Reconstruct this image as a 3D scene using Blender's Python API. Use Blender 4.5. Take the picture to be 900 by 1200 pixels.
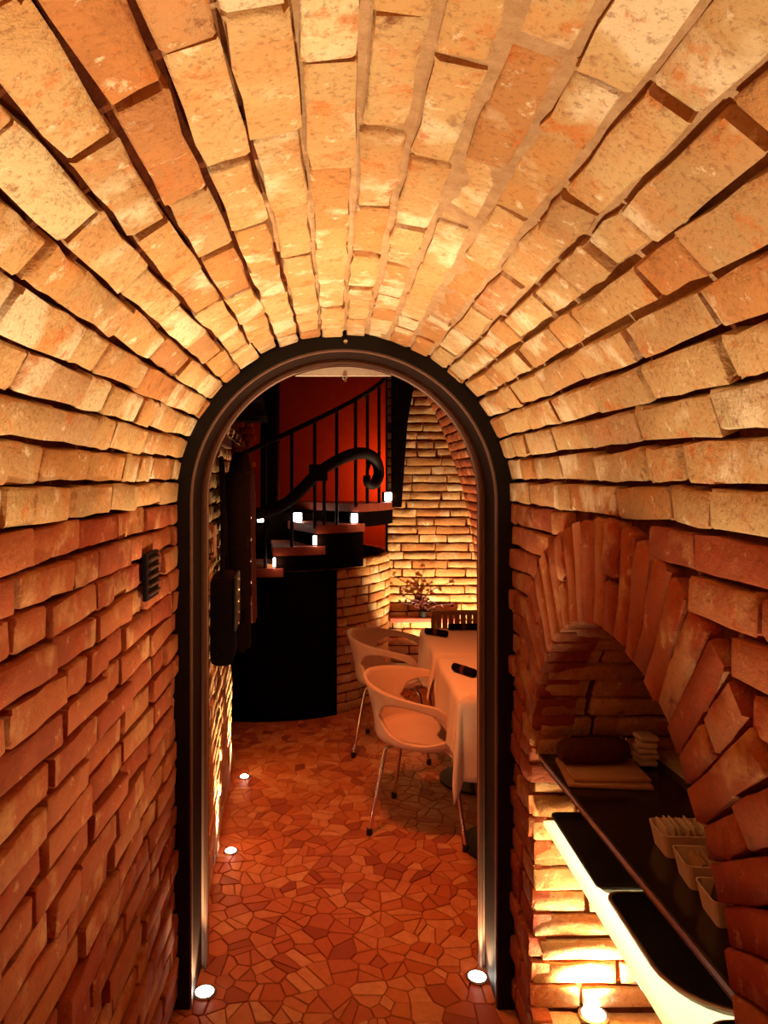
import bpy, bmesh, math, random
import numpy as np
from mathutils import Vector, Matrix, noise as mnoise

random.seed(7)
rng = np.random.default_rng(7)
for o in list(bpy.data.objects):
    bpy.data.objects.remove(o)
C = bpy.context.scene.collection
R = math.radians

# ---------------------------------------------------------------- camera
FPX = 880.0                       # focal length in pixels of the 900 x 1200 frame
cam_d = bpy.data.cameras.new('camera')
cam = bpy.data.objects.new('camera', cam_d)
C.objects.link(cam)
cam.location = (0, 0, 1.6)
cam.rotation_euler = (R(90), 0, 0)
cam_d.sensor_fit = 'AUTO'
cam_d.sensor_width = 36
cam_d.lens = FPX / 1200 * 36
cam_d.shift_x = 58 / 1200
cam_d.shift_y = -42 / 1200
cam_d.clip_start = 0.02
bpy.context.scene.camera = cam

# ---------------------------------------------------------------- world, exposure, lights
sc = bpy.context.scene
sc.view_settings.view_transform = 'Standard'
sc.view_settings.look = 'None'
sc.view_settings.gamma = 1.0
sc.view_settings.exposure = 0.0
sc.view_settings.use_curve_mapping = False
w = bpy.data.worlds.new('world')
sc.world = w
w.use_nodes = True
w.node_tree.nodes['Background'].inputs[0].default_value = (0.02, 0.004, 0.001, 1)
w.node_tree.nodes['Background'].inputs[1].default_value = 0.3


def light(name, kind, loc, energy, color, radius=0.03, aim=None, size=60, blend=0.6, parent=None):
    d = bpy.data.lights.new(name, kind)
    d.energy = energy
    d.color = color
    d.shadow_soft_size = radius
    o = bpy.data.objects.new(name, d)
    C.objects.link(o)
    o.location = loc
    if kind == 'SPOT':
        d.spot_size = R(size)
        d.spot_blend = blend
    if aim is not None:
        o.rotation_euler = (Vector(aim) - Vector(loc)).to_track_quat('-Z', 'Y').to_euler()
    if parent is not None:
        o.parent = parent
        o.matrix_parent_inverse = parent.matrix_world.inverted()
    return o


KEY = (1.0, 0.80, 0.50)
WARM = (1.0, 0.70, 0.37)
RED = (1.0, 0.10, 0.02)
# floor spots of the passage (below the picture), shining up at the vault
light('vault_spot', 'SPOT', (-0.12, 1.78, 0.03), 200, KEY, 0.03, (0.06, 1.88, 2.0), 52, 0.8)
light('vault_spot', 'SPOT', (-0.12, 0.75, 0.03), 180, KEY, 0.03, (0.06, 0.85, 2.0), 56, 0.8)
# added red fill behind the camera for the lower walls, no known lamp there
light('red_fill', 'POINT', (0.05, -0.9, 1.15), 9, RED, 0.10)
# reddish lamps of the dining room, above the tables and by the stair
light('dining_lamp', 'SPOT', (0.02, 2.66, 2.40), 145, (1.0, 0.22, 0.055), 0.15, (0.22, 3.30, 0), 74, 0.9)
light('stair_red_lamp', 'POINT', (0.61, 6.90, 1.58), 13, (1.0, 0.13, 0.02), 0.04)

# ---------------------------------------------------------------- materials
MATS = {}


def nodes_of(name):
    m = bpy.data.materials.new(name)
    m.use_nodes = True
    nt = m.node_tree
    bs = nt.nodes['Principled BSDF']
    MATS[name] = m
    return m, nt, bs


def nd(nt, t, **kw):
    n = nt.nodes.new(t)
    for k, v in kw.items():
        setattr(n, k, v)
    return n


def mixc(nt, fac, a, b, blend='MIX'):
    n = nt.nodes.new('ShaderNodeMix')
    n.data_type = 'RGBA'
    n.blend_type = blend
    for idx, v in ((0, fac), (6, a), (7, b)):
        if isinstance(v, (int, float)):
            n.inputs[idx].default_value = v
        elif isinstance(v, tuple):
            n.inputs[idx].default_value = (*v, 1)
        else:
            nt.links.new(v, n.inputs[idx])
    return n.outputs[2]


def ramp(nt, src, stops, interp='LINEAR'):
    n = nt.nodes.new('ShaderNodeValToRGB')
    n.color_ramp.interpolation = interp
    el = n.color_ramp.elements
    while len(el) > len(stops):
        el.remove(el[-1])
    while len(el) < len(stops):
        el.new(0.5)
    for e, (p, c) in zip(el, stops):
        e.position = p
        e.color = (*c, 1) if isinstance(c, tuple) else (c, c, c, 1)
    nt.links.new(src, n.inputs[0])
    return n.outputs[0]


def noise_tex(nt, vec, scale, detail=4, rough=0.6):
    n = nt.nodes.new('ShaderNodeTexNoise')
    n.inputs['Scale'].default_value = scale
    n.inputs['Detail'].default_value = detail
    n.inputs['Roughness'].default_value = rough
    nt.links.new(vec, n.inputs['Vector'])
    return n.outputs[0]


def brick_mat(name, stops, stain=0.6, pale=(0.82, 0.66, 0.44), rust=(0.60, 0.24, 0.07), rust2=(0.56, 0.15, 0.025)):
    m, nt, bs = nodes_of(name)
    L = nt.links.new
    geo = nd(nt, 'ShaderNodeNewGeometry')
    oi = nd(nt, 'ShaderNodeObjectInfo')
    add = nd(nt, 'ShaderNodeMath', operation='ADD')
    L(oi.outputs['Random'], add.inputs[0]); L(geo.outputs['Random Per Island'], add.inputs[1])
    fr = nd(nt, 'ShaderNodeMath', operation='FRACT')
    L(add.outputs[0], fr.inputs[0])
    rnd = fr.outputs[0]
    # every brick looks up the noise at a place of its own
    mul = nd(nt, 'ShaderNodeVectorMath', operation='SCALE')
    mul.inputs[0].default_value = (37, 71, 53)
    L(rnd, mul.inputs['Scale'])
    va = nd(nt, 'ShaderNodeVectorMath', operation='ADD')
    L(geo.outputs['Position'], va.inputs[0]); L(mul.outputs[0], va.inputs[1])
    P = va.outputs[0]
    base = ramp(nt, rnd, stops)
    n1 = noise_tex(nt, P, 9, 5, 0.65)
    n2 = noise_tex(nt, P, 26, 5, 0.7)
    n3 = noise_tex(nt, P, 5, 4, 0.6)
    n4 = noise_tex(nt, P, 120, 3, 0.7)
    c = mixc(nt, ramp(nt, n1, [(0.46, 0.0), (0.60, 0.45)]), base, rust)
    c = mixc(nt, ramp(nt, n3, [(0.55, 0.0), (0.63, stain)]), c, pale)
    c = mixc(nt, ramp(nt, n2, [(0.60, 0.0), (0.68, 0.8)]), c, pale)
    dk = nd(nt, 'ShaderNodeMath', operation='MULTIPLY')
    L(ramp(nt, n2, [(0.30, 0.9), (0.42, 0.0)]), dk.inputs[0]); L(ramp(nt, noise_tex(nt, P, 4, 2, 0.5), [(0.45, 0.1), (0.62, 1.0)]), dk.inputs[1])
    c = mixc(nt, dk.outputs[0], c, (0.20, 0.06, 0.02))
    c = mixc(nt, ramp(nt, noise_tex(nt, P, 12, 6, 0.75), [(0.56, 0.0), (0.64, 0.7)]), c, rust2)
    c = mixc(nt, ramp(nt, n4, [(0.34, 0.5), (0.46, 0.0)]), c, (0.22, 0.08, 0.03))
    L(c, bs.inputs['Base Color'])
    bs.inputs['Roughness'].default_value = 0.85
    bs.inputs['Specular IOR Level'].default_value = 0.25
    b1 = nd(nt, 'ShaderNodeBump')
    b1.inputs['Strength'].default_value = 0.85
    b1.inputs['Distance'].default_value = 0.006
    L(noise_tex(nt, P, 45, 6, 0.72), b1.inputs['Height'])
    b2 = nd(nt, 'ShaderNodeBump')
    b2.inputs['Strength'].default_value = 0.6
    b2.inputs['Distance'].default_value = 0.003
    L(n4, b2.inputs['Height']); L(b1.outputs[0], b2.inputs['Normal'])
    b3 = nd(nt, 'ShaderNodeBump')
    b3.inputs['Strength'].default_value = 0.6
    b3.inputs['Distance'].default_value = 0.012
    L(noise_tex(nt, P, 16, 3, 0.5), b3.inputs['Height']); L(b2.outputs[0], b3.inputs['Normal'])
    L(b3.outputs[0], bs.inputs['Normal'])
    return m


def rough_mat(name, c1, c2, scale=20, rough=0.8, bump=0.4, dist=0.004, metal=0.0, spec=0.3):
    m, nt, bs = nodes_of(name)
    geo = nd(nt, 'ShaderNodeNewGeometry')
    n = noise_tex(nt, geo.outputs['Position'], scale, 5, 0.65)
    nt.links.new(mixc(nt, ramp(nt, n, [(0.3, 0.0), (0.7, 1.0)]), c1, c2), bs.inputs['Base Color'])
    bs.inputs['Roughness'].default_value = rough
    bs.inputs['Metallic'].default_value = metal
    bs.inputs['Specular IOR Level'].default_value = spec
    if bump:
        b = nd(nt, 'ShaderNodeBump')
        b.inputs['Strength'].default_value = bump
        b.inputs['Distance'].default_value = dist
        nt.links.new(noise_tex(nt, geo.outputs['Position'], scale * 3, 5, 0.7), b.inputs['Height'])
        nt.links.new(b.outputs[0], bs.inputs['Normal'])
    return m


def stone_mat(name):
    m, nt, bs = nodes_of(name)
    L = nt.links.new
    geo = nd(nt, 'ShaderNodeNewGeometry')
    oi = nd(nt, 'ShaderNodeObjectInfo')
    add = nd(nt, 'ShaderNodeMath', operation='ADD')
    L(oi.outputs['Random'], add.inputs[0]); L(geo.outputs['Random Per Island'], add.inputs[1])
    fr = nd(nt, 'ShaderNodeMath', operation='FRACT')
    L(add.outputs[0], fr.inputs[0])
    base = ramp(nt, fr.outputs[0], [(0.0, (0.26, 0.05, 0.016)), (0.2, (0.44, 0.12, 0.04)), (0.5, (0.52, 0.17, 0.055)),
                                    (0.75, (0.56, 0.24, 0.10)), (1.0, (0.66, 0.35, 0.17))])
    n = noise_tex(nt, geo.outputs['Position'], 30, 5, 0.7)
    c = mixc(nt, ramp(nt, n, [(0.35, 0.0), (0.7, 0.5)]), base, (0.30, 0.08, 0.03))
    L(c, bs.inputs['Base Color'])
    bs.inputs['Roughness'].default_value = 0.42
    bs.inputs['Specular IOR Level'].default_value = 0.35
    b = nd(nt, 'ShaderNodeBump')
    b.inputs['Strength'].default_value = 0.2
    b.inputs['Distance'].default_value = 0.002
    L(noise_tex(nt, geo.outputs['Position'], 70, 4, 0.6), b.inputs['Height'])
    L(b.outputs[0], bs.inputs['Normal'])
    return m


def emit_mat(name, color, strength):
    m, nt, bs = nodes_of(name)
    geo = nd(nt, 'ShaderNodeNewGeometry')
    n = noise_tex(nt, geo.outputs['Position'], 200, 2, 0.5)
    nt.links.new(mixc(nt, n, color, (1, 0.97, 0.9)), bs.inputs['Emission Color'])
    bs.inputs['Emission Strength'].default_value = strength
    bs.inputs['Base Color'].default_value = (0.8, 0.8, 0.8, 1)
    return m


TAN = [(0.0, (0.44, 0.24, 0.10)), (0.2, (0.54, 0.33, 0.14)), (0.5, (0.60, 0.38, 0.17)), (0.72, (0.52, 0.27, 0.095)),
       (0.88, (0.42, 0.16, 0.05)), (0.95, (0.64, 0.48, 0.26)), (1.0, (0.74, 0.58, 0.34))]
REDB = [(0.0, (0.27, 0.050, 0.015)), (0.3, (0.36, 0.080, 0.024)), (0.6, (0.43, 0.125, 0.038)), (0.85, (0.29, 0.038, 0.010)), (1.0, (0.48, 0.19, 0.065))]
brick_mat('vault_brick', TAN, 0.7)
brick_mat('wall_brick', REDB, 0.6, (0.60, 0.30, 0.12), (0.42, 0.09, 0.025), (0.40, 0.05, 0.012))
brick_mat('room_brick', TAN, 0.45)
rough_mat('mortar', (0.42, 0.22, 0.10), (0.60, 0.36, 0.19), 40, 0.95, 0.9, 0.008, spec=0.1)
rough_mat('dark_mortar', (0.10, 0.022, 0.008), (0.20, 0.05, 0.018), 40, 0.95, 0.9, 0.008, spec=0.1)
stone_mat('floor_stone')
rough_mat('grout', (0.24, 0.055, 0.02), (0.34, 0.09, 0.035), 60, 0.9, 0.5, 0.003)
rough_mat('black_metal', (0.004, 0.003, 0.003), (0.008, 0.005, 0.005), 30, 0.45, 0.08, 0.001, spec=0.2)
rough_mat('bronze_metal', (0.17, 0.08, 0.05), (0.21, 0.10, 0.065), 30, 0.6, 0.05, 0.001, spec=0.15)
rough_mat('dark_bronze', (0.022, 0.010, 0.007), (0.032, 0.015, 0.010), 30, 0.7, 0.05, 0.001, spec=0.05)
rough_mat('light_bronze', (0.40, 0.21, 0.14), (0.46, 0.25, 0.17), 30, 0.6, 0.05, 0.001, spec=0.15)
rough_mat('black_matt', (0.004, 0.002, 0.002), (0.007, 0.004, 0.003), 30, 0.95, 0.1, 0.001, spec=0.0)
rough_mat('iron', (0.008, 0.005, 0.005), (0.012, 0.007, 0.006), 40, 0.6, 0.2, 0.001, spec=0.12)
rough_mat('chrome', (0.75, 0.68, 0.62), (0.85, 0.80, 0.75), 10, 0.14, 0, metal=1.0)
rough_mat('black_plastic', (0.012, 0.008, 0.007), (0.02, 0.012, 0.01), 30, 0.45, 0.1, 0.001)
rough_mat('shell_plastic', (0.70, 0.52, 0.40), (0.76, 0.58, 0.45), 8, 0.38, 0.03, 0.001, spec=0.5)
rough_mat('linen', (0.80, 0.66, 0.52), (0.86, 0.73, 0.58), 120, 0.9, 0.25, 0.001)
rough_mat('black_cloth', (0.005, 0.003, 0.003), (0.010, 0.005, 0.004), 60, 0.95, 0.5, 0.003, spec=0.04)
rough_mat('maroon_cloth', (0.05, 0.008, 0.006), (0.09, 0.015, 0.01), 60, 0.8, 0.4, 0.003)
rough_mat('red_plaster', (0.52, 0.12, 0.06), (0.60, 0.16, 0.08), 6, 0.9, 0.4, 0.006)
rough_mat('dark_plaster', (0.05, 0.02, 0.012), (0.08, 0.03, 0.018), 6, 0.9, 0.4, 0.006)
rough_mat('tread_stone', (0.28, 0.055, 0.03), (0.36, 0.08, 0.045), 18, 0.5, 0.2, 0.002)
rough_mat('counter_black', (0.012, 0.009, 0.007), (0.022, 0.015, 0.011), 90, 0.18, 0.03, 0.0005, spec=0.5)
rough_mat('steel_trim', (0.25, 0.20, 0.16), (0.34, 0.28, 0.22), 60, 0.28, 0.05, 0.0005, metal=0.9)
rough_mat('tray_black', (0.006, 0.004, 0.004), (0.012, 0.008, 0.007), 40, 0.55, 0.1, 0.001)
rough_mat('tray_brown', (0.22, 0.09, 0.045), (0.30, 0.13, 0.07), 40, 0.4, 0.1, 0.001)
rough_mat('box_white', (0.80, 0.58, 0.44), (0.86, 0.64, 0.50), 30, 0.5, 0.05, 0.001)
rough_mat('paper', (0.72, 0.52, 0.38), (0.82, 0.64, 0.48), 50, 0.85, 0.2, 0.001)
rough_mat('dark_paper', (0.06, 0.02, 0.015), (0.12, 0.04, 0.03), 50, 0.8, 0.2, 0.001)
rough_mat('tan_cloth', (0.42, 0.20, 0.10), (0.52, 0.27, 0.14), 60, 0.85, 0.4, 0.002)
rough_mat('pale_ledge', (0.55, 0.42, 0.26), (0.65, 0.50, 0.32), 25, 0.6, 0.2, 0.002)
rough_mat('dark_wood', (0.06, 0.022, 0.012), (0.10, 0.04, 0.02), 14, 0.6, 0.3, 0.002)
rough_mat('pale_wood', (0.50, 0.26, 0.12), (0.62, 0.36, 0.18), 14, 0.6, 0.3, 0.002)
rough_mat('leaf_dark', (0.05, 0.005, 0.003), (0.08, 0.010, 0.006), 60, 0.6, 0.2, 0.001)
emit_mat('lamp_glow', (1.0, 0.88, 0.66), 30)
emit_mat('step_glow', (1.0, 0.90, 0.78), 14)
# frosted glass of the low shelf
m, nt, bs = nodes_of('frosted_glass')
geo = nd(nt, 'ShaderNodeNewGeometry')
tr = nd(nt, 'ShaderNodeBsdfTranslucent')
df = nd(nt, 'ShaderNodeBsdfDiffuse')
col = mixc(nt, noise_tex(nt, geo.outputs['Position'], 12, 3), (0.86, 0.93, 0.82), (0.92, 0.95, 0.88))
nt.links.new(col, tr.inputs[0]); nt.links.new(col, df.inputs[0])
gl = nd(nt, 'ShaderNodeBsdfGlossy'); gl.inputs['Roughness'].default_value = 0.2
m1 = nd(nt, 'ShaderNodeMixShader'); m1.inputs[0].default_value = 0.25
nt.links.new(tr.outputs[0], m1.inputs[1]); nt.links.new(df.outputs[0], m1.inputs[2])
m2 = nd(nt, 'ShaderNodeMixShader'); m2.inputs[0].default_value = 0.05
nt.links.new(m1.outputs[0], m2.inputs[1]); nt.links.new(gl.outputs[0], m2.inputs[2])
nt.links.new(m2.outputs[0], nt.nodes['Material Output'].inputs[0])


# ---------------------------------------------------------------- object helpers
def tag(o, label, cat=None, group=None, kind=None):
    o['label'] = label
    if cat:
        o['category'] = cat
    if group:
        o['group'] = group
    if kind:
        o['kind'] = kind
    return o


def empty(name, loc=(0, 0, 0), rz=0.0):
    o = bpy.data.objects.new(name, None)
    C.objects.link(o)
    o.location = loc
    o.rotation_euler = (0, 0, rz)
    o.empty_display_size = 0.05
    return o


def mesh_obj(name, verts, faces, mat, parent=None, smooth=False):
    me = bpy.data.meshes.new(name)
    me.from_pydata([tuple(v) for v in verts], [], faces)
    me.materials.append(MATS[mat])
    if smooth:
        me.polygons.foreach_set('use_smooth', [True] * len(me.polygons))
    me.update()
    o = bpy.data.objects.new(name, me)
    C.objects.link(o)
    o.parent = parent
    return o


class MB:
    def __init__(s):
        s.v, s.f = [], []

    def add(s, vs, fs):
        n = len(s.v)
        s.v += [tuple(v) for v in vs]
        s.f += [tuple(i + n for i in f) for f in fs]
        return s

    def box(s, c, d, rz=0.0, bev=0.0):
        bm = bmesh.new()
        bmesh.ops.create_cube(bm, size=1.0)
        bmesh.ops.scale(bm, vec=Vector(d), verts=bm.verts)
        if bev:
            bmesh.ops.bevel(bm, geom=bm.edges[:], offset=bev, segments=2, affect='EDGES', profile=0.5)
        bmesh.ops.rotate(bm, cent=(0, 0, 0), matrix=Matrix.Rotation(rz, 3, 'Z'), verts=bm.verts)
        bmesh.ops.translate(bm, vec=Vector(c), verts=bm.verts)
        bm.verts.index_update()
        s.add([v.co[:] for v in bm.verts], [[v.index for v in f.verts] for f in bm.faces])
        bm.free()
        return s

    def tube(s, pts, r, n=10, cap=True, radii=None):
        pts = [Vector(p) for p in pts]
        rings = []
        up = Vector((0, 0, 1))
        t0 = (pts[1] - pts[0]).normalized()
        if abs(t0.dot(up)) > 0.95:
            up = Vector((1, 0, 0))
        side = t0.cross(up).normalized()
        for i, p in enumerate(pts):
            a = pts[max(i - 1, 0)]
            b = pts[min(i + 1, len(pts) - 1)]
            t = (b - a).normalized()
            side = (side - t * side.dot(t)).normalized()
            nb = t.cross(side)
            rr = radii[i] if radii else r
            rings.append([p + side * rr * math.cos(2 * math.pi * k / n) + nb * rr * math.sin(2 * math.pi * k / n) for k in range(n)])
        vs = [v for ring in rings for v in ring]
        fs = []
        for i in range(len(pts) - 1):
            for k in range(n):
                k2 = (k + 1) % n
                fs.append((i * n + k, i * n + k2, (i + 1) * n + k2, (i + 1) * n + k))
        if cap:
            fs.append(tuple(range(n))[::-1])
            fs.append(tuple((len(pts) - 1) * n + k for k in range(n)))
        return s.add(vs, fs)

    def lathe(s, prof, c=(0, 0, 0), n=24):
        vs, fs = [], []
        for r, z in prof:
            for k in range(n):
                a = 2 * math.pi * k / n
                vs.append((c[0] + r * math.cos(a), c[1] + r * math.sin(a), c[2] + z))
        for i in range(len(prof) - 1):
            for k in range(n):
                k2 = (k + 1) % n
                fs.append((i * n + k, i * n + k2, (i + 1) * n + k2, (i + 1) * n + k))
        fs.append(tuple(range(n))[::-1])
        fs.append(tuple((len(prof) - 1) * n + k for k in range(n)))
        return s.add(vs, fs)

    def prism(s, poly, z0, z1):
        n = len(poly)
        vs = [(x, y, z0) for x, y in poly] + [(x, y, z1) for x, y in poly]
        fs = [tuple(range(n))[::-1], tuple(range(n, 2 * n))]
        fs += [(i, (i + 1) % n, n + (i + 1) % n, n + i) for i in range(n)]
        return s.add(vs, fs)

    def build(s, name, mat, parent=None, smooth=False, weld=0.0, bevel=0.0, recalc=True):
        o = mesh_obj(name, s.v, s.f, mat, parent, smooth)
        if recalc or weld:
            bm = bmesh.new()
            bm.from_mesh(o.data)
            if weld:
                bmesh.ops.remove_doubles(bm, verts=bm.verts, dist=weld)
            if recalc:
                bmesh.ops.recalc_face_normals(bm, faces=bm.faces)
            bm.to_mesh(o.data)
            bm.free()
        if smooth:
            try:
                o.data.set_sharp_from_angle(angle=R(40))
            except Exception:
                pass
        return o


def smooth_path(pts, per=6):
    P = [Vector(p) for p in pts]
    out = []
    for i in range(len(P) - 1):
        p0 = P[max(i - 1, 0)]; p1 = P[i]; p2 = P[i + 1]; p3 = P[min(i + 2, len(P) - 1)]
        for k in range(per):
            t = k / per
            out.append(0.5 * ((2 * p1) + (-p0 + p2) * t + (2 * p0 - 5 * p1 + 4 * p2 - p3) * t * t + (-p0 + 3 * p1 - 3 * p2 + p3) * t ** 3))
    out.append(P[-1])
    return out


# ---------------------------------------------------------------- bricks
def brick_variant(name, L, H, D, seed, mat, wear=0.0036):
    """one worn brick: face at z = 0 looking along +Z, body down to -D"""
    r = random.Random(seed)
    eu_ = .005 / L
    us = [0, eu_, .35 + r.uniform(-.1, .08), .65 + r.uniform(-.08, .1), 1 - eu_, 1]
    vs = [0, 0.09, 0.91, 1]
    verts, idx = [], {}
    for i, u in enumerate(us):
        for j, v in enumerate(vs):
            eu, ev = i in (0, 5), j in (0, 3)
            z = r.uniform(-wear, wear) * 0.5
            if eu or ev:
                z -= r.uniform(0.3, 1.4) * wear
            if eu and ev:
                z -= r.uniform(0.3, 1.6) * wear
            x = (u - .5) * L + r.uniform(-1, 1) * (wear * .9 if eu else .0015)
            y = (v - .5) * H + r.uniform(-1, 1) * (wear * .95 if ev else .001)
            if eu and ev:
                x -= math.copysign(r.uniform(0, wear * 1.2), x)
                y -= math.copysign(r.uniform(0, wear), y)
            idx[i, j] = len(verts)
            verts.append((x, y, z))
    faces = [(idx[i, j], idx[i + 1, j], idx[i + 1, j + 1], idx[i, j + 1]) for i in range(5) for j in range(3)]
    ring = [(i, 0) for i in range(5)] + [(5, j) for j in range(3)] + [(i, 3) for i in range(5, 0, -1)] + [(0, j) for j in range(3, 0, -1)]
    low = []
    for k in ring:
        x, y, z = verts[idx[k]]
        low.append(len(verts))
        verts.append((x * .985, y * .97, -D))
    n = len(ring)
    for a in range(n):
        b = (a + 1) % n
        faces.append((idx[ring[a]], low[a], low[b], idx[ring[b]]))
    me = bpy.data.meshes.new(name)
    me.from_pydata(verts, [], faces)
    me.materials.append(MATS[mat])
    me.polygons.foreach_set('use_smooth', [True] * len(me.polygons))
    me.update()
    me.set_sharp_from_angle(angle=R(48))
    return (me, np.array(verts), faces, L, H)


VARS = {}


def variants(mat):
    if mat not in VARS:
        VARS[mat] = {L: [brick_variant('brick', L, .0575, .05, k * 37 + int(L * 1000), mat) for k in range(10)]
                     for L in (.24, .17, .11, .06)}
    return VARS[mat]


def through_door(p):
    """may the camera see p? (beyond the door only through its opening)"""
    x, y, z = p[0], p[1], p[2] - 1.6
    if y < 0.25:
        return False
    px, py = 392 + FPX * x / y, 558 - FPX * z / y
    if not (-40 < px < 940 and -40 < py < 1240):
        return False
    if y > 2.5:
        k = 2.46 / y
        xd, zd = x * k, 1.6 + z * k
        if not (-.46 < xd < .49):
            return False
        if zd > 1.52 and (xd - .028) ** 2 + (zd - 1.52) ** 2 > .45 ** 2:
            return False
    return True


def lay(parent, items, mat, limit=300, min_area=40.0, visible=None, out=(-.004, .0035), tilt=.03):
    """items: (centre, t_u, t_v, normal, length, height). The largest in view become bricks of their own, the rest one stuff part."""
    vs = variants(mat)
    rows = []
    for it in items:
        c, tu, tv, n, L, H = it
        d = Vector((0, 0, 1.6)) - c
        dist = max(d.length, .2)
        area = L * H * FPX * FPX / dist ** 2 * abs(d.normalized().dot(n))
        ok = through_door(c) and (visible is None or visible(c))
        rows.append((area if ok else -1, it))
    rows.sort(key=lambda r: -r[0])
    own = [r for r in rows[:limit] if r[0] >= min_area]
    rest = rows[len(own):]
    rr = random.Random(len(items))

    def mat_of(it):
        c, tu, tv, n, L, H = it
        key = min(vs, key=lambda k: abs(k - L))
        var = rr.choice(vs[key])
        tu, tv = tu.normalized(), tv.normalized()
        fl = rr.choice((1, -1))
        a = rr.uniform(-.012, .012)
        u2 = tu * math.cos(a) + tv * math.sin(a)
        v2 = -tu * math.sin(a) + tv * math.cos(a)
        u2, v2 = u2 * fl, v2 * fl
        n2 = (n + tu * rr.uniform(-.5, .5) * tilt + tv * rr.uniform(-tilt, tilt)).normalized()
        M = Matrix(((u2.x, v2.x, n2.x, 0), (u2.y, v2.y, n2.y, 0), (u2.z, v2.z, n2.z, 0), (0, 0, 0, 1)))
        S = Matrix.Diagonal((L / var[3], H / var[4], 1, 1))
        return var, Matrix.Translation(c + n * rr.uniform(*out)) @ M @ S
    for _, it in own:
        var, M = mat_of(it)
        o = bpy.data.objects.new('brick', var[0])
        C.objects.link(o)
        o.parent = parent
        o.matrix_world = M
    if rest:
        allv, allf, base = [], [], 0
        for _, it in rest:
            var, M = mat_of(it)
            A = np.array(M)
            v = var[1] @ A[:3, :3].T + A[:3, 3]
            allv.append(v)
            allf += [tuple(i + base for i in f) for f in var[2]]
            base += len(v)
        o = mesh_obj('further_bricks', np.concatenate(allv), allf, mat, parent, True)
        o['kind'] = 'stuff'


def course(u0, u1, rnd, Ls=(.24, .24, .24, .22, .12), joint=.009, offset=None):
    """lengths of bricks along one course"""
    out = []
    u = u0 - (rnd.uniform(0, .22) if offset is None else offset)
    while u < u1:
        L = rnd.choice(Ls) * rnd.uniform(.92, 1.05)
        a, b = max(u, u0), min(u + L, u1)
        if b - a > .03:
            out.append((a, b))
        u += L + joint * rnd.uniform(.7, 1.5)
    return out


def grid_surface(name, fn, us, vs, mat, parent=None, amp=.003, seed=0):
    """bumpy mortar bed: fn(u, v) -> (point, normal, depth)"""
    verts = []
    for u in us:
        for v in vs:
            p, n, dep = fn(u, v)
            k = mnoise.noise(Vector(p) * 23 + Vector((seed, 0, 0)))
            verts.append(p + n * (-dep + amp * k))
    nv = len(vs)
    faces = [(i * nv + j, (i + 1) * nv + j, (i + 1) * nv + j + 1, i * nv + j + 1) for i in range(len(us) - 1) for j in range(nv - 1)]
    return mesh_obj(name, verts, faces, mat, parent, True)


CX, RAD, SPR = 0.028, 0.5, 1.52          # passage: centre line, radius, springing height
Y0, Y1 = -1.2, 2.262                      # passage along y
X = Vector((1, 0, 0)); Y = Vector((0, 1, 0)); Z = Vector((0, 0, 1))

# ---- vault
NC = 24
DA = math.pi / NC


def vault_fn(y, a):
    # a = 0 at the left springing, pi at the right one
    n = Vector((math.cos(a), 0, -math.sin(a)))
    p = Vector((CX - RAD * math.cos(a), y, SPR + RAD * math.sin(a)))
    t = math.degrees(a)
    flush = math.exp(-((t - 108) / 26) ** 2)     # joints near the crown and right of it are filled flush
    return p, n, .034 - .028 * flush


ceil = grid_surface('ceiling', vault_fn, np.arange(Y0, Y1 + .01, .03), np.linspace(0, math.pi, 97), 'mortar')
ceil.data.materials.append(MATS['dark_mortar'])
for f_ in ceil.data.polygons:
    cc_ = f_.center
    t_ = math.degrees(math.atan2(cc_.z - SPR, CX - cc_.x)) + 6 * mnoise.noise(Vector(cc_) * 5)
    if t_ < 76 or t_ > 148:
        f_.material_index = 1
tag(ceil, 'barrel vault of worn tan bricks over the passage', kind='structure')
rv = random.Random(3)
items = []
for k in range(NC):
    a = (k + .5) * DA
    p, n, _ = vault_fn(0, a)
    tv = Vector((math.sin(a), 0, math.cos(a)))
    for (b0, b1) in course(Y0, Y1 + rv.uniform(-.012, .012), rv):
        p = vault_fn((b0 + b1) / 2, a)[0]
        items.append((p, Y, n.cross(Y), n, b1 - b0, RAD * DA - (rv.uniform(.004, .011) if k < 11 else rv.uniform(.007, .015) if 12 <= k < 19 else rv.uniform(.006, .012))))
lay(ceil, items, 'vault_brick', out=(-.006, .004), tilt=.05)

# ---- left wall of the passage
HC = .0645


def wl_fn(y, z):
    return Vector((CX - RAD, y, z)), X, .032


wl = grid_surface('wall_left', wl_fn, np.arange(Y0, Y1 + .01, .03), np.arange(0, SPR + .01, .032), 'dark_mortar')
tag(wl, 'left brick wall of the passage in dim red light', kind='structure')
items = []
nrow = int(SPR / HC)
for k in range(nrow + 1):
    z = SPR - (k + .5) * HC
    if z < .02:
        continue
    for (b0, b1) in course(Y0, Y1 + rv.uniform(-.012, .008), rv):
        items.append((Vector((CX - RAD, (b0 + b1) / 2, z)), Y, X.cross(Y), X, b1 - b0, HC - rv.uniform(.006, .012)))
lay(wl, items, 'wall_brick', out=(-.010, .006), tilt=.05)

# ---- right wall of the passage with its arched niche
NY, NZ, NR, NT = 1.50, .77, .53, .215     # niche arch: centre y, z, inner radius, ring depth
XR = CX + RAD
NXB = .96                                 # back of the niche
LEDGE = .156


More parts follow.
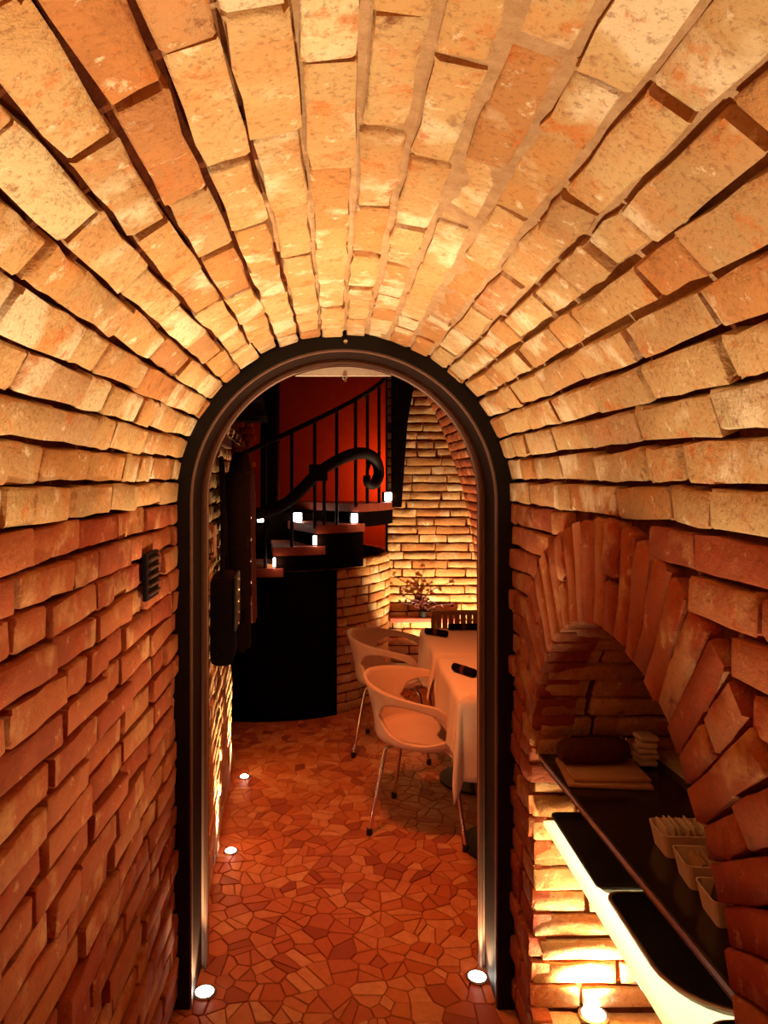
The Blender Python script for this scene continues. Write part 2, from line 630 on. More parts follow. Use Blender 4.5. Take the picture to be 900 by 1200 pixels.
def bed_right():
    mb = MB()
    ys = np.arange(Y0, Y1 + .001, .02)
    zs = np.arange(0, SPR + .03, .02)
    keep = {}
    vs = []
    for i, y in enumerate(ys):
        for j, z in enumerate(zs):
            keep[i, j] = len(vs)
            k = mnoise.noise(Vector((XR, y, z)) * 23)
            vs.append((XR + .028 + .003 * k, y, z))
    fs = []
    for i in range(len(ys) - 1):
        for j in range(len(zs) - 1):
            y, z = ys[i] + .01, zs[j] + .01
            inside = (abs(y - NY) < NR + .012 and LEDGE - .01 < z < NZ) or (z >= NZ and (y - NY) ** 2 + (z - NZ) ** 2 < (NR + .012) ** 2)
            if not inside:
                fs.append((keep[i, j], keep[i, j + 1], keep[i + 1, j + 1], keep[i + 1, j]))
    mb.add(vs, fs)
    return mb.build('wall_right', 'dark_mortar', None, True, recalc=False)


wr = bed_right()
tag(wr, 'right brick wall of the passage around an arched niche', kind='structure')
items = []
for k in range(nrow + 1):
    z = SPR - (k + .5) * HC
    if z < .02:
        continue
    ro = NR + NT + .008
    if z > NZ:
        h = ro * ro - (z - NZ) ** 2
        hw = math.sqrt(h) if h > 0 else 0
    else:
        hw = NR + .002 if z > LEDGE else 0
    segs = [(Y0, NY - hw), (NY + hw, Y1)] if hw > .05 else [(Y0, Y1)]
    for s0, s1 in segs:
        if s1 - s0 < .03:
            continue
        for (b0, b1) in course(s0, s1 + (rv.uniform(-.012, .008) if s1 == Y1 else 0), rv, offset=None if s0 == Y0 else (0 if k % 2 else .12)):
            items.append((Vector((XR, (b0 + b1) / 2, z)), Y, -X.cross(Y), -X, b1 - b0, HC - rv.uniform(.006, .012)))
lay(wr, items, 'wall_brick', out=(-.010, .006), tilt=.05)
# ring of upright bricks round the niche; two lengths in bond
nv_ = 33
for k in range(nv_):
    a = math.pi * (k + .5) / nv_
    rad_dir = Vector((0, math.cos(a), math.sin(a)))
    tan_dir = Vector((0, -math.sin(a), math.cos(a)))
    spl = [(NR, NR + NT)] if rv.random() < .72 else [(NR, NR + .1), (NR + .107, NR + NT)]
    wdt = math.pi * (NR + .1) / nv_
    for r0, r1 in spl:
        rm = (r0 + r1) / 2
        wd = math.pi * rm / nv_ - .006
        c = Vector((XR - rv.uniform(-.002, .006), NY, NZ)) + rad_dir * (rm + rv.uniform(-.006, .004))
        var = rv.choice(variants('wall_brick')[.24 if r1 - r0 > .15 else .11])
        n = (-X + tan_dir * rv.uniform(-.02, .02)).normalized()
        u = rad_dir
        v = n.cross(u)
        M = Matrix(((u.x, v.x, n.x, c.x), (u.y, v.y, n.y, c.y), (u.z, v.z, n.z, c.z), (0, 0, 0, 1)))
        o = bpy.data.objects.new('brick', var[0])
        C.objects.link(o)
        o.parent = wr
        o.matrix_world = M @ Matrix.Diagonal(((r1 - r0) / var[3], wd / var[4], 2.2, 1))

# inside of the niche: vaulted underside and far jamb, back wall, ledge
niche = empty('wall_niche')
tag(niche, 'brick lined inside of the arched niche in the right wall', kind='structure')
mb = MB()
pr = [(NY + NR + .014, LEDGE - .05)] + [(NY + (NR + .014) * math.cos(a), NZ + (NR + .014) * math.sin(a)) for a in np.linspace(0, math.pi, 40)] + [(NY - NR - .014, LEDGE - .05)]
vs, fs = [], []
for y, z in pr:
    vs += [(XR + .012, y, z), (NXB + .02, y, z)]
for i in range(len(pr) - 1):
    fs.append((2 * i, 2 * i + 1, 2 * i + 3, 2 * i + 2))
n0 = len(vs)
vs += [(NXB + .012, y, z) for y, z in pr]
fs.append(tuple(range(n0, n0 + len(pr))))
mb.add(vs, fs).build('mortar_bed', 'dark_mortar', niche)
items = []
for k in range(26):
    a = math.pi * (k + .5) / 26
    n = Vector((0, -math.cos(a), -math.sin(a)))
    off = 0 if k % 2 else .11
    for (b0, b1) in course(XR + .02, NXB, rv, offset=off):
        items.append((Vector(((b0 + b1) / 2, NY + NR * math.cos(a), NZ + NR * math.sin(a))), X, n.cross(X), n, b1 - b0, math.pi * NR / 26 - .008))
for k in range(int((NZ - LEDGE) / HC) + 1):
    z = LEDGE + (k + .5) * HC
    for sgn in (1, -1):
        n = -Y * sgn
        for (b0, b1) in course(XR + .012, NXB, rv, offset=.0 if k % 2 else .11):
            items.append((Vector(((b0 + b1) / 2, NY + sgn * NR, z)), X, n.cross(X), n, b1 - b0, HC - rv.uniform(.007, .014)))
for k in range(18):
    z = LEDGE + (k + .5) * HC
    hw = NR if z < NZ else (math.sqrt(max(NR * NR - (z - NZ) ** 2, 0)))
    if hw < .06:
        continue
    for (b0, b1) in course(NY - hw, NY + hw, rv):
        items.append((Vector((NXB, (b0 + b1) / 2, z)), Y, -X.cross(Y), -X, b1 - b0, HC - .009))
lay(niche, items, 'room_brick', visible=lambda c: c.y > 1.1)
ledge = MB().box((XR + .22, NY, LEDGE / 2 - .012), (.45, 2 * NR + .02, LEDGE - .004)).build('niche_sill', 'mortar', niche)
items = []
for i in range(4):
    yy = NY - NR + .0
    for (b0, b1) in course(NY - NR, NY + NR, rv):
        items.append((Vector((XR + .07 + i * .112, (b0 + b1) / 2, LEDGE)), Y, Z.cross(Y), Z, b1 - b0, .104))
lay(niche, items, 'room_brick', visible=lambda c: c.y > 1.9)

# ---------------------------------------------------------------- door frame
def arch_pts(r, n=48):
    pts = [(CX - r, 0.0)] + [(CX - r * math.cos(a), SPR + r * math.sin(a)) for a in np.linspace(0, math.pi, n)] + [(CX + r, 0.0)]
    return pts


def arch_band(name, r0, r1, y0, y1, mat, parent, bev=0.0, wob=0.0):
    """solid arched band between radii r0 < r1"""
    a, b = arch_pts(r0), arch_pts(r1)
    n = len(a)
    rr_ = random.Random(5)
    if wob:
        b = [(x + (x - CX) / r1 * rr_.uniform(-wob, wob) * 0.6, z + (rr_.uniform(-wob, wob) if z > SPR else 0)) for x, z in b]
    vs = [(x, y0, z) for x, z in a] + [(x, y0, z) for x, z in b] + [(x, y1, z) for x, z in a] + [(x, y1, z) for x, z in b]
    fs = []
    for i in range(n - 1):
        fs += [(i, i + 1, n + i + 1, n + i), (2 * n + i, 3 * n + i, 3 * n + i + 1, 2 * n + i + 1),
               (i, 2 * n + i, 2 * n + i + 1, i + 1), (n + i, n + i + 1, 3 * n + i + 1, 3 * n + i)]
    fs += [(0, n, 3 * n, 2 * n), (n - 1, 3 * n - 1, 4 * n - 1, 2 * n - 1)]
    return MB().add(vs, fs).build(name, mat, parent, True)


door = empty('door_1', (0, 0, 0))
tag(door, 'arched black metal door frame at the end of the passage', kind='structure')
arch_band('front_flange', .462, .512, 2.250, 2.285, 'black_metal', door, wob=.006)
arch_band('reveal_lining', .462, .476, 2.285, 2.462, 'dark_bronze', door)
arch_band('back_flange', .443, .463, 2.452, 2.470, 'light_bronze', door)
arch_band('edge_bead', .4435, .452, 2.438, 2.4525, 'bronze_metal', door)
arch_band('front_bead', .457, .4625, 2.256, 2.275, 'bronze_metal', door)
arch_band('stop_bead', .447, .470, 2.470, 2.505, 'black_metal', door)
# closing plate across the crown, with its two bolts
pl = [(CX + .435 * math.cos(a), SPR + .435 * math.sin(a)) for a in np.linspace(R(90 - 21), R(90 + 21), 17)]
mb = MB()
n = len(pl)
mb.add([(x, 2.440, z) for x, z in pl] + [(x, 2.456, z) for x, z in pl],
       [tuple(range(n)), tuple(range(2 * n - 1, n - 1, -1))] + [(i, (i + 1) % n, n + (i + 1) % n, n + i) for i in range(n)])
cp = mb.build('crown_plate', 'paper', door)
for zz, yy in ((SPR + .482, 2.238), (SPR + .395, 2.430)):
    b = MB().lathe([(0.001, .012), (.006, .010), (.009, .004), (.009, 0)], n=12).build('bolt', 'chrome', door, True)
    b.rotation_euler = (R(90), 0, 0)
    b.location = (CX + .005, yy + .012, zz)

# wall the frame is set into (seen from the room side)
wd = arch_band('wall_door', .474, 1.9, 2.295, 2.46, 'dark_plaster', None)
tag(wd, 'plastered wall around the arched door frame', kind='structure')

# ---------------------------------------------------------------- floor: broken stone slabs
fl = MB().add([(-1.8, -1.3, -.006), (2.0, -1.3, -.006), (2.0, 7.5, -.006), (-1.8, 7.5, -.006)], [(0, 1, 2, 3)]).build('floor', 'grout', None, recalc=False)
tag(fl, 'floor of broken terracotta coloured marble pieces in dark grout', kind='structure')


def clip(poly, px, py, nx, ny):
    out = []
    m_ = len(poly)
    for i in range(m_):
        a, b = poly[i], poly[(i + 1) % m_]
        da = (a[0] - px) * nx + (a[1] - py) * ny
        db = (b[0] - px) * nx + (b[1] - py) * ny
        if da <= 0:
            out.append(a)
        if da * db < 0:
            t = da / (da - db)
            out.append((a[0] + (b[0] - a[0]) * t, a[1] + (b[1] - a[1]) * t))
    return out


def shrink(poly, d):
    out = poly
    m_ = len(poly)
    ar = sum(poly[i][0] * poly[(i + 1) % m_][1] - poly[(i + 1) % m_][0] * poly[i][1] for i in range(m_))
    sg = 1 if ar > 0 else -1
    for i in range(m_):
        a, b = poly[i], poly[(i + 1) % m_]
        ex, ey = b[0] - a[0], b[1] - a[1]
        l = math.hypot(ex, ey)
        if l < 1e-6:
            continue
        nx, ny = sg * ey / l, -sg * ex / l
        out = clip(out, a[0] - nx * d, a[1] - ny * d, nx, ny)
        if len(out) < 3:
            return []
    # drop vertices that fall together
    res = []
    for p in out:
        if not res or math.hypot(p[0] - res[-1][0], p[1] - res[-1][1]) > .003:
            res.append(p)
    if len(res) > 2 and math.hypot(res[0][0] - res[-1][0], res[0][1] - res[-1][1]) < .003:
        res.pop()
    return res if len(res) > 2 else []


def area2(p):
    return abs(sum(p[i][0] * p[(i + 1) % len(p)][1] - p[(i + 1) % len(p)][0] * p[i][1] for i in range(len(p)))) / 2


fr_ = random.Random(11)
fx0, fx1, fy0, fy1 = -.75, 1.15, 1.0, 5.5
pts = []
step = .069
for i in range(int((fx1 - fx0) / step) + 2):
    for j in range(int((fy1 - fy0) / step) + 2):
        if fr_.random() < .93:
            pts.append((fx0 + (i + fr_.uniform(-.62, .62)) * step, fy0 + (j + fr_.uniform(-.62, .62)) * step))
P = np.array(pts)
cells = []
for i, (px, py) in enumerate(pts):
    d2 = ((P - P[i]) ** 2).sum(1)
    near = np.argsort(d2)[1:18]
    poly = [(px - .2, py - .2), (px + .2, py - .2), (px + .2, py + .2), (px - .2, py + .2)]
    for j in near:
        qx, qy = pts[j]
        poly = clip(poly, (px + qx) / 2, (py + qy) / 2, qx - px, qy - py)
        if len(poly) < 3:
            break
    if len(poly) < 3:
        continue
    todo = [poly]
    if area2(poly) > .0050 and fr_.random() < .7:
        a = fr_.uniform(0, math.pi)
        cx_ = sum(p[0] for p in poly) / len(poly) + fr_.uniform(-.012, .012)
        cy_ = sum(p[1] for p in poly) / len(poly) + fr_.uniform(-.012, .012)
        todo = [clip(poly, cx_, cy_, math.cos(a), math.sin(a)), clip(poly, cx_, cy_, -math.cos(a), -math.sin(a))]
    for q in todo:
        if len(q) >= 3:
            q = shrink(q, fr_.uniform(.0012, .0028))
            if q and area2(q) > .00018:
                cells.append(q)
rows = []
for q in cells:
    cx_, cy_ = sum(p[0] for p in q) / len(q), sum(p[1] for p in q) / len(q)
    if cx_ < -.70 or cx_ > 1.1:
        continue
    vis = cy_ > 2.15 and through_door((cx_, cy_, 0)) and (cy_ < 2.5 and -.46 < cx_ < .5 or cy_ >= 2.5)
    ar = area2(q) * 1.6 / cy_ ** 3
    rows.append((ar if vis else -1, q, cx_, cy_))
rows.sort(key=lambda r: -r[0])


def slab(q, cx_, cy_):
    top = [(x - cx_, y - cy_) for x, y in q]
    h = fr_.uniform(-.0008, .0012)
    n = len(top)
    vs = [(x, y, -.012) for x, y in top] + [(x, y, h - .0018) for x, y in top] + [(x * .955, y * .955, h) for x, y in top]
    fs = [tuple(range(2 * n, 3 * n))]
    for i in range(n):
        j = (i + 1) % n
        fs += [(i, j, n + j, n + i), (n + i, n + j, 2 * n + j, 2 * n + i)]
    if sum(top[i][0] * top[(i + 1) % n][1] - top[(i + 1) % n][0] * top[i][1] for i in range(n)) < 0:
        fs = [f[::-1] for f in fs]
    return vs, fs


sv, sf = [], []
for k, (ar, q, cx_, cy_) in enumerate(rows):
    vs, fs = slab(q, cx_, cy_)
    if k < 300 and ar > 0:
        o = mesh_obj('stone', vs, fs, 'floor_stone', fl)
        o.location = (cx_, cy_, 0)
    else:
        b = len(sv)
        sv += [(x + cx_, y + cy_, z) for x, y, z in vs]
        sf += [tuple(i + b for i in f) for f in fs]
o = mesh_obj('further_stones', sv, sf, 'floor_stone', fl)
o['kind'] = 'stuff'


# ---------------------------------------------------------------- dining room shell
LW0, LW1 = Vector((-.445, 2.46, 0)), Vector((-.560, 4.10, 0))     # room's left wall
lwd = (LW1 - LW0).normalized()
lwn = Vector((lwd.y, -lwd.x, 0))
lwl = (LW1 - LW0).length


def lw_fn(u, z):
    return LW0 + lwd * u + Z * z, lwn, .016


rl = grid_surface('wall_room_left', lw_fn, np.arange(0, lwl + .03, .04), np.arange(0, 2.71, .04), 'dark_mortar')
tag(rl, 'brick wall left of the dining room washed by floor lamps', kind='structure')
items = []
for k in range(41):
    z = (k + .5) * HC
    for (b0, b1) in course(0, lwl + rv.uniform(-.01, .008), rv):
        p = LW0 + lwd * ((b0 + b1) / 2) + Z * z
        items.append((p, lwd, lwn.cross(lwd), lwn, b1 - b0, HC - rv.uniform(.008, .014)))
lay(rl, items, 'room_brick', limit=220)
# end of that wall and the outer walls of the stair hall
mb = MB()
mb.add([(-.576, 4.10, 0), (-1.72, 4.10, 0), (-1.72, 4.10, 2.8), (-.576, 4.10, 2.8)], [(0, 1, 2, 3)])
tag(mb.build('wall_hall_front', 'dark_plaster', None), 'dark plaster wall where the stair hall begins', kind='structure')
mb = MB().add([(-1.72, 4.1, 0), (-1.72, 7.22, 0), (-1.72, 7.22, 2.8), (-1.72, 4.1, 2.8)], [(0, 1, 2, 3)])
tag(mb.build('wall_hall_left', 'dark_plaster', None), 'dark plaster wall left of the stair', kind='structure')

pier = MB()
pq = [(.425, 1.37), (.495, 1.37), (.54, 2.0), (.62, 2.45), (.62, 2.72), (.425, 2.72)]
pn = len(pq)
pier.add([(x, 5.54, z) for x, z in pq] + [(x, 5.635, z) for x, z in pq], [tuple(range(pn)), tuple(range(2 * pn - 1, pn - 1, -1))] + [(i, (i + 1) % pn, pn + (i + 1) % pn, pn + i) for i in range(pn)])
tag(pier.build('trim_1', 'black_matt', None), 'dark pier above the stair at the left edge of the lit wall', kind='structure')

# right wall, curving over like a vault
prof = [(1.07, 0), (1.07, .75), (1.055, 1.0), (1.02, 1.25), (.965, 1.5), (.885, 1.75), (.79, 2.0), (.66, 2.25), (.50, 2.5), (.36, 2.72)]
dense = smooth_path([(x, 0, z) for x, z in prof], 8)


def rw_at(s):
    i = min(int(s * (len(dense) - 1)), len(dense) - 2)
    t = s * (len(dense) - 1) - i
    p = dense[i].lerp(dense[i + 1], t)
    tg = (dense[i + 1] - dense[i]).normalized()
    return p, tg


acc = [0]
for i in range(len(dense) - 1):
    acc.append(acc[-1] + (dense[i + 1] - dense[i]).length)


def rw_len(l):
    i = max(0, min(int(np.searchsorted(acc, l)) - 1, len(dense) - 2))
    t = (l - acc[i]) / (acc[i + 1] - acc[i])
    tg = (dense[i + 1] - dense[i]).normalized()
    return dense[i].lerp(dense[i + 1], t), tg


def rw_fn(y, l):
    p, tg = rw_len(l)
    n = Vector((-tg.z, 0, tg.x))
    return Vector((p.x, y, p.z)), n, .014


rw = grid_surface('wall_room_right', rw_fn, np.arange(2.46, 5.75, .06), np.linspace(0, acc[-1], 60), 'dark_mortar')
tag(rw, 'reddish brick wall right of the tables curving over as a vault', kind='structure')
items = []
for k in range(int(acc[-1] / HC)):
    l = (k + .5) * HC
    for (b0, b1) in course(2.46, 5.70, rv):
        p, n, _ = rw_fn((b0 + b1) / 2, l)
        items.append((p, Y, n.cross(Y), n, b1 - b0, HC - .009))
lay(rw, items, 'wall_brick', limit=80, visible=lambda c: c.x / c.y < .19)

# back wall, brick, behind the tables
BY = 5.66
bw = grid_surface('wall_back', lambda u, z: (Vector((u, BY, z)), -Y, .014), np.arange(.40, 1.16, .04), np.arange(0, 2.75, .04), 'dark_mortar')
tag(bw, 'tall lit brick wall at the back behind the tables', kind='structure')
items = []
for k in range(42):
    z = (k + .5) * HC
    for (b0, b1) in course(.40, 1.14, rv, Ls=(.25, .25, .22, .13)):
        items.append((Vector(((b0 + b1) / 2, BY, z)), X, (-Y).cross(X), -Y, b1 - b0, HC - rv.uniform(.008, .016)))
lay(bw, items, 'room_brick', limit=200)
# return of that wall into the stair hall and the red plaster behind the stair
mb = MB().add([(.40, BY + .014, 0), (.40, 5.9, 0), (.40, 5.9, 2.75), (.40, BY + .014, 2.75), (.62, BY + .02, 0), (.62, 5.9, 0), (.62, 5.9, 2.75), (.62, BY + .02, 2.75)],
              [(0, 1, 2, 3), (1, 5, 6, 2), (5, 4, 7, 6)])
tag(mb.build('wall_stair_jamb', 'dark_plaster', None), 'dark jamb at the left edge of the lit brick wall', kind='structure')
mb = MB().add([(-1.72, 7.22, 0), (1.4, 7.22, 0), (1.4, 7.22, 2.8), (-1.72, 7.22, 2.8)], [(0, 1, 2, 3)])
ws = mb.build('wall_stair_back', 'red_plaster', None)
tag(ws, 'plaster wall behind the stair glowing red', kind='structure')
items = []
for k in range(43):
    z = (k + .5) * HC
    for (b0, b1) in course(-1.7, -.78 + rv.uniform(-.04, .04), rv):
        items.append((Vector(((b0 + b1) / 2, 7.19, z)), X, (-Y).cross(X), -Y, b1 - b0, HC - .010))
lay(ws, items, 'room_brick', limit=60)
mb = MB().add([(1.4, 5.7, 0), (1.4, 7.22, 0), (1.4, 7.22, 2.8), (1.4, 5.7, 2.8)], [(0, 1, 2, 3)])
tag(mb.build('wall_hall_right', 'red_plaster', None), 'red plaster wall closing the stair hall', kind='structure')
mb = MB().add([(-1.8, 2.3, 2.72), (2.0, 2.3, 2.72), (2.0, 7.3, 2.72), (-1.8, 7.3, 2.72)], [(0, 1, 2, 3)])
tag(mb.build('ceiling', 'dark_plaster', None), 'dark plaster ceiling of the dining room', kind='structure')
# back end of the passage
mb = MB().add([(-.6, Y0 - .3, 0), (.7, Y0 - .3, 0), (.7, Y0 - .3, 2.1), (-.6, Y0 - .3, 2.1)], [(0, 1, 2, 3)])
tag(mb.build('wall_passage_end', 'dark_plaster', None), 'dark end wall of the passage behind the viewer', kind='structure')

# ---------------------------------------------------------------- winding stair on its brick drum
SX, SY, SR = -.50, 5.83, .93


def drum_pt(a, r, z):
    return Vector((SX + r * math.sin(a), SY - r * math.cos(a), z))


drum_h = 1.00
dr = grid_surface('wall_stair_drum', lambda a, z: (drum_pt(a, SR, z), Vector((math.sin(a), -math.cos(a), 0)), .014),
                  np.linspace(R(-150), R(150), 91), np.arange(0, drum_h + .01, .04), 'dark_mortar')
tag(dr, 'round brick drum below the winding stair, lit at its right side', kind='structure')
items = []
for k in range(int(drum_h / HC) + 1):
    z = (k + .5) * HC
    for (b0, b1) in course(R(-140) * SR, R(140) * SR, rv, Ls=(.24, .12, .22)):
        if b1 - b0 < .03:
            continue
        segs = [(b0, b1)] if b1 - b0 < .14 else [(b0, b1)]
        a = (b0 + b1) / 2 / SR
        n = Vector((math.sin(a), -math.cos(a), 0))
        tu = Vector((math.cos(a), math.sin(a), 0))
        items.append((drum_pt(a, SR, z), tu, n.cross(tu), n, b1 - b0, HC - rv.uniform(.008, .014)))
lay(dr, items, 'room_brick', limit=160, visible=lambda c: c.y < SY + .1)

shade_arc = []  # added black sheet: shade on the drum's unlit left side, put into colour
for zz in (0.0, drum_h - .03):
    shade_arc += [drum_pt(a, SR + .018, zz)[:] for a in np.linspace(R(-95), R(33), 40)]
mb = MB().add(shade_arc, [(i, i + 1, 41 + i, 40 + i) for i in range(39)])
o = mb.build('drum_shade_panel', 'black_matt', dr, True)
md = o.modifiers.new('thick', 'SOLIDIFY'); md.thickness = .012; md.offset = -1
o['label'] = 'black curved sheet standing in for the shade on the left of the drum'

stair = empty('winding_stair', (SX, SY, 0))
tag(stair, 'black winding stair with lit stone treads and iron railing on a brick drum', 'stair')
newel = MB().lathe([(.075, 0), (.075, 2.68), (.06, 2.70)], n=20).build('newel_post', 'iron', stair, True)
TREADS = [(-62, -36, .72), (-38, -12, .86), (-14, 10, 1.0), (6, 27, 1.137), (23, 47, 1.275), (43, 79, 1.41)]


def wedge(a0, a1, r0, r1, z0, z1, n=6):
    poly = [(r0 * math.sin(a), -r0 * math.cos(a)) for a in np.linspace(R(a0), R(a1), n)]
    poly += [(r1 * math.sin(a), -r1 * math.cos(a)) for a in np.linspace(R(a1), R(a0), n)]
    return MB().prism(poly, z0, z1)


for a0, a1, z in TREADS:
    t = wedge(a0, a1, .06, .97, z - .055, z).build('tread', 'tread_stone', stair)
    lo = drum_h - .02 if z < 1.3 else z - .16
    if lo < z - .06:
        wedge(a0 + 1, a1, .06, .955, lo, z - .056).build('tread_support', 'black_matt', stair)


def tread_z(a):
    best = .72
    for a0, a1, z in TREADS:
        if a >= a0:
            best = z
    return best


rail = [drum_pt(R(a), .945, 1.79 + .0078 * a) - Vector((SX, SY, 0)) for a in range(-60, 67, 5)]
MB().tube(rail, .017, 8).build('handrail', 'iron', stair, True)
for a in (-50, -36, -22, -9, 3, 13.5, 23, 33, 43, 50.5, 60):
    p = drum_pt(R(a), .945, 0) - Vector((SX, SY, 0))
    zb, zt = tread_z(a) - .02, 1.79 + .0078 * a
    MB().tube([(p.x, p.y, zb), (p.x, p.y, zt)], .0115, 8).build('baluster', 'iron', stair, True)
# thick scrolled iron at the front of the stair, seen at its own radius
scr = []
for px, py in ((270, 607), (290, 603), (312, 600), (335, 590), (353, 574), (373, 554), (395, 540), (415, 532), (431, 532), (441, 541), (444, 555), (439, 567), (431, 566), (430, 557)):
    k = (px - 392) / FPX
    r_ = 1.0
    A = k * k + 1
    B = -2 * (k * SX + SY)
    Cc = SX * SX + SY * SY - r_ * r_
    yy = (-B - math.sqrt(max(B * B - 4 * A * Cc, 0))) / (2 * A)
    scr.append(Vector((k * yy - SX, yy - SY, 1.6 - (py - 558) / FPX * yy)))
path = smooth_path(scr, 5)
nn = len(path)
MB().tube(path, .03, 10, radii=[.040 if i < nn * .8 else .040 - .016 * (i - nn * .8) / (nn * .2) for i in range(nn)]).build('iron_scroll', 'iron', stair, True)
c = scr[5]
MB().box(c + Vector((0, -.02, 0)), (.12, .05, .11), R(24), .01).build('scroll_clamp', 'iron', stair)
for a in (-4, 27, 50):
    p0 = drum_pt(R(a), .99, 0) - Vector((SX, SY, 0))
    zt = {-4: 1.37, 27: 1.66, 50: 1.74}[a]
    p1 = drum_pt(R(a), .95, 0) - Vector((SX, SY, 0))
    MB().tube([(p0.x, p0.y, zt), (p1.x, p1.y, zt - .1), (p1.x, p1.y, tread_z(a) - .02)], .012, 8).build('scroll_stay', 'iron', stair, True)


def step_lamp(loc, rz, label, w_=.06, h_=.06):
    t = empty('step_lamp', loc, rz)
    tag(t, label, 'lamp', 'small white lamps on the stair')
    MB().box((0, .012, 0), (w_ + .012, .024, h_ + .012), 0, .003).build('housing', 'iron', t)
    MB().box((0, -.006, 0), (w_, .014, h_), 0, .004).build('lens', 'step_glow', t)
    light('step_light', 'POINT', (0, -.05, 0), .35, (1.0, .6, .35), .02, parent=t).matrix_parent_inverse = Matrix()
    return t


for a, z, lab in ((8, 1.0, 'square step lamp on the lowest lit tread of the winding stair'),
                  (24.5, 1.137, 'square step lamp on the second lit tread from the bottom'),
                  (43.5, 1.275, 'square step lamp on the third lit tread, under the scroll'),
                  (74, 1.41, 'square step lamp on the topmost lit tread beside the brick wall')):
    p = drum_pt(R(a), .93, z + .038)
    step_lamp(p, R(a * .5), lab)
# dark landing box inside the turn, carrying two more lamps
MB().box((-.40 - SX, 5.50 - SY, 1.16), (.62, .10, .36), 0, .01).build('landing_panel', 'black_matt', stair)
step_lamp(Vector((-.527, 5.425, 1.299)), 0, 'left one of the two lamps inside the stair turn, nearest the newel post')
step_lamp(Vector((-.266, 5.425, 1.305)), 0, 'right one of the two lamps inside the stair turn')

# ---------------------------------------------------------------- floor lamps
def floor_lamp(x, y, label, power, cone, aim, z=0.0, r=.027):
    t = empty('floor_uplight', (x, y, z))
    tag(t, label, 'lamp', 'round uplights set into the floor')
    MB().lathe([(r + .010, -.02), (r + .010, .0035), (r + .002, .0055), (r + .001, .004)], n=28).build('ring', 'steel_trim', t, True)
    MB().lathe([(r, .0), (r, .0055), (r * .7, .011), (.002, .014)], n=28).build('lens', 'lamp_glow', t, True)
    s = light('uplight', 'SPOT', (x, y, z + .02), power, WARM, .022, aim, cone, .55)
    s.parent = t
    s.location = (0, 0, .02)
    return t


floor_lamp(-.402, 2.325, 'bright round floor uplight at the left post of the arched door', 13, 100, (-.46, 2.36, 1.5))
floor_lamp(.455, 2.395, 'bright round floor uplight at the right post of the arched door', 13, 100, (.51, 2.40, 1.5))
floor_lamp(-.442, 3.20, 'round floor uplight beside the left wall, nearer of two beyond the door', 120, 66, (-.58, 3.22, 0.9), r=.022)
floor_lamp(-.478, 3.99, 'round floor uplight by the end of the left brick wall', 120, 66, (-.66, 3.95, 0.9), r=.022)
floor_lamp(.692, 2.005, 'round uplight in the niche sill below the glass shelf', 70, 150, (.68, 1.95, 1.0), z=LEDGE + .004, r=.03)
light('niche_spot', 'SPOT', (.74, 1.55, LEDGE + .03), 55, WARM, .03, (.72, 1.55, 1.0), 140, .6)

# ---------------------------------------------------------------- niche furniture
cz = .85
cnt = empty('counter', (.75, 1.5, cz))
tag(cnt, 'black polished counter top with a thin metal edge inside the niche', 'counter')
xa, xb = .582, .548                                   # front edge: near end, far end
ya, yb = .99, 2.025


def quad_prism(p, z0, z1):
    return MB().prism([(x - .75, y - 1.5) for x, y in p], z0 - cz, z1 - cz)


quad_prism([(xa + .006, ya), (NXB - .03, ya), (NXB - .03, yb), (xb + .006, yb)], cz - .022, cz).build('top', 'counter_black', cnt)
quad_prism([(xa, ya), (xa + .0055, ya), (xb + .0055, yb), (xb, yb)], cz - .009, cz + .001).build('edge_trim', 'steel_trim', cnt)
quad_prism([(.895, 1.2), (NXB - .032, 1.2), (NXB - .032, 2.0), (.855, 2.0)], cz + .001, cz + .018).build('back_rail', 'pale_ledge', cnt)
for yy in (1.06, 1.98):
    MB().box((.16, yy - 1.5, -.045), (.06, .03, .045), 0, .004).build('bracket', 'steel_trim', cnt)

sz = .675
sh = empty('glass_shelf', (.75, 1.5, sz))
tag(sh, 'frosted white glass shelf lit from below under the black counter', 'shelf')
o = MB().box((0, 0, -.006), (.38, 1.035, .012), 0, .002).build('pane', 'frosted_glass', sh)
for yy in (-.40, .40):
    MB().box((.17, yy, -.022), (.04, .03, .02), 0, .003).build('bracket', 'steel_trim', sh)


def rounded(x0, y0, x1, y1, rads, n=8):
    cs = [(x0, y0, 180), (x1, y0, 270), (x1, y1, 0), (x0, y1, 90)]
    out = []
    for (x, y, a0), r in zip(cs, rads):
        cx_ = x + (r if x == x0 else -r)
        cy_ = y + (r if y == y0 else -r)
        for a in np.linspace(R(a0), R(a0 + 90), n):
            out.append((cx_ + r * math.cos(a), cy_ + r * math.sin(a)))
    return out


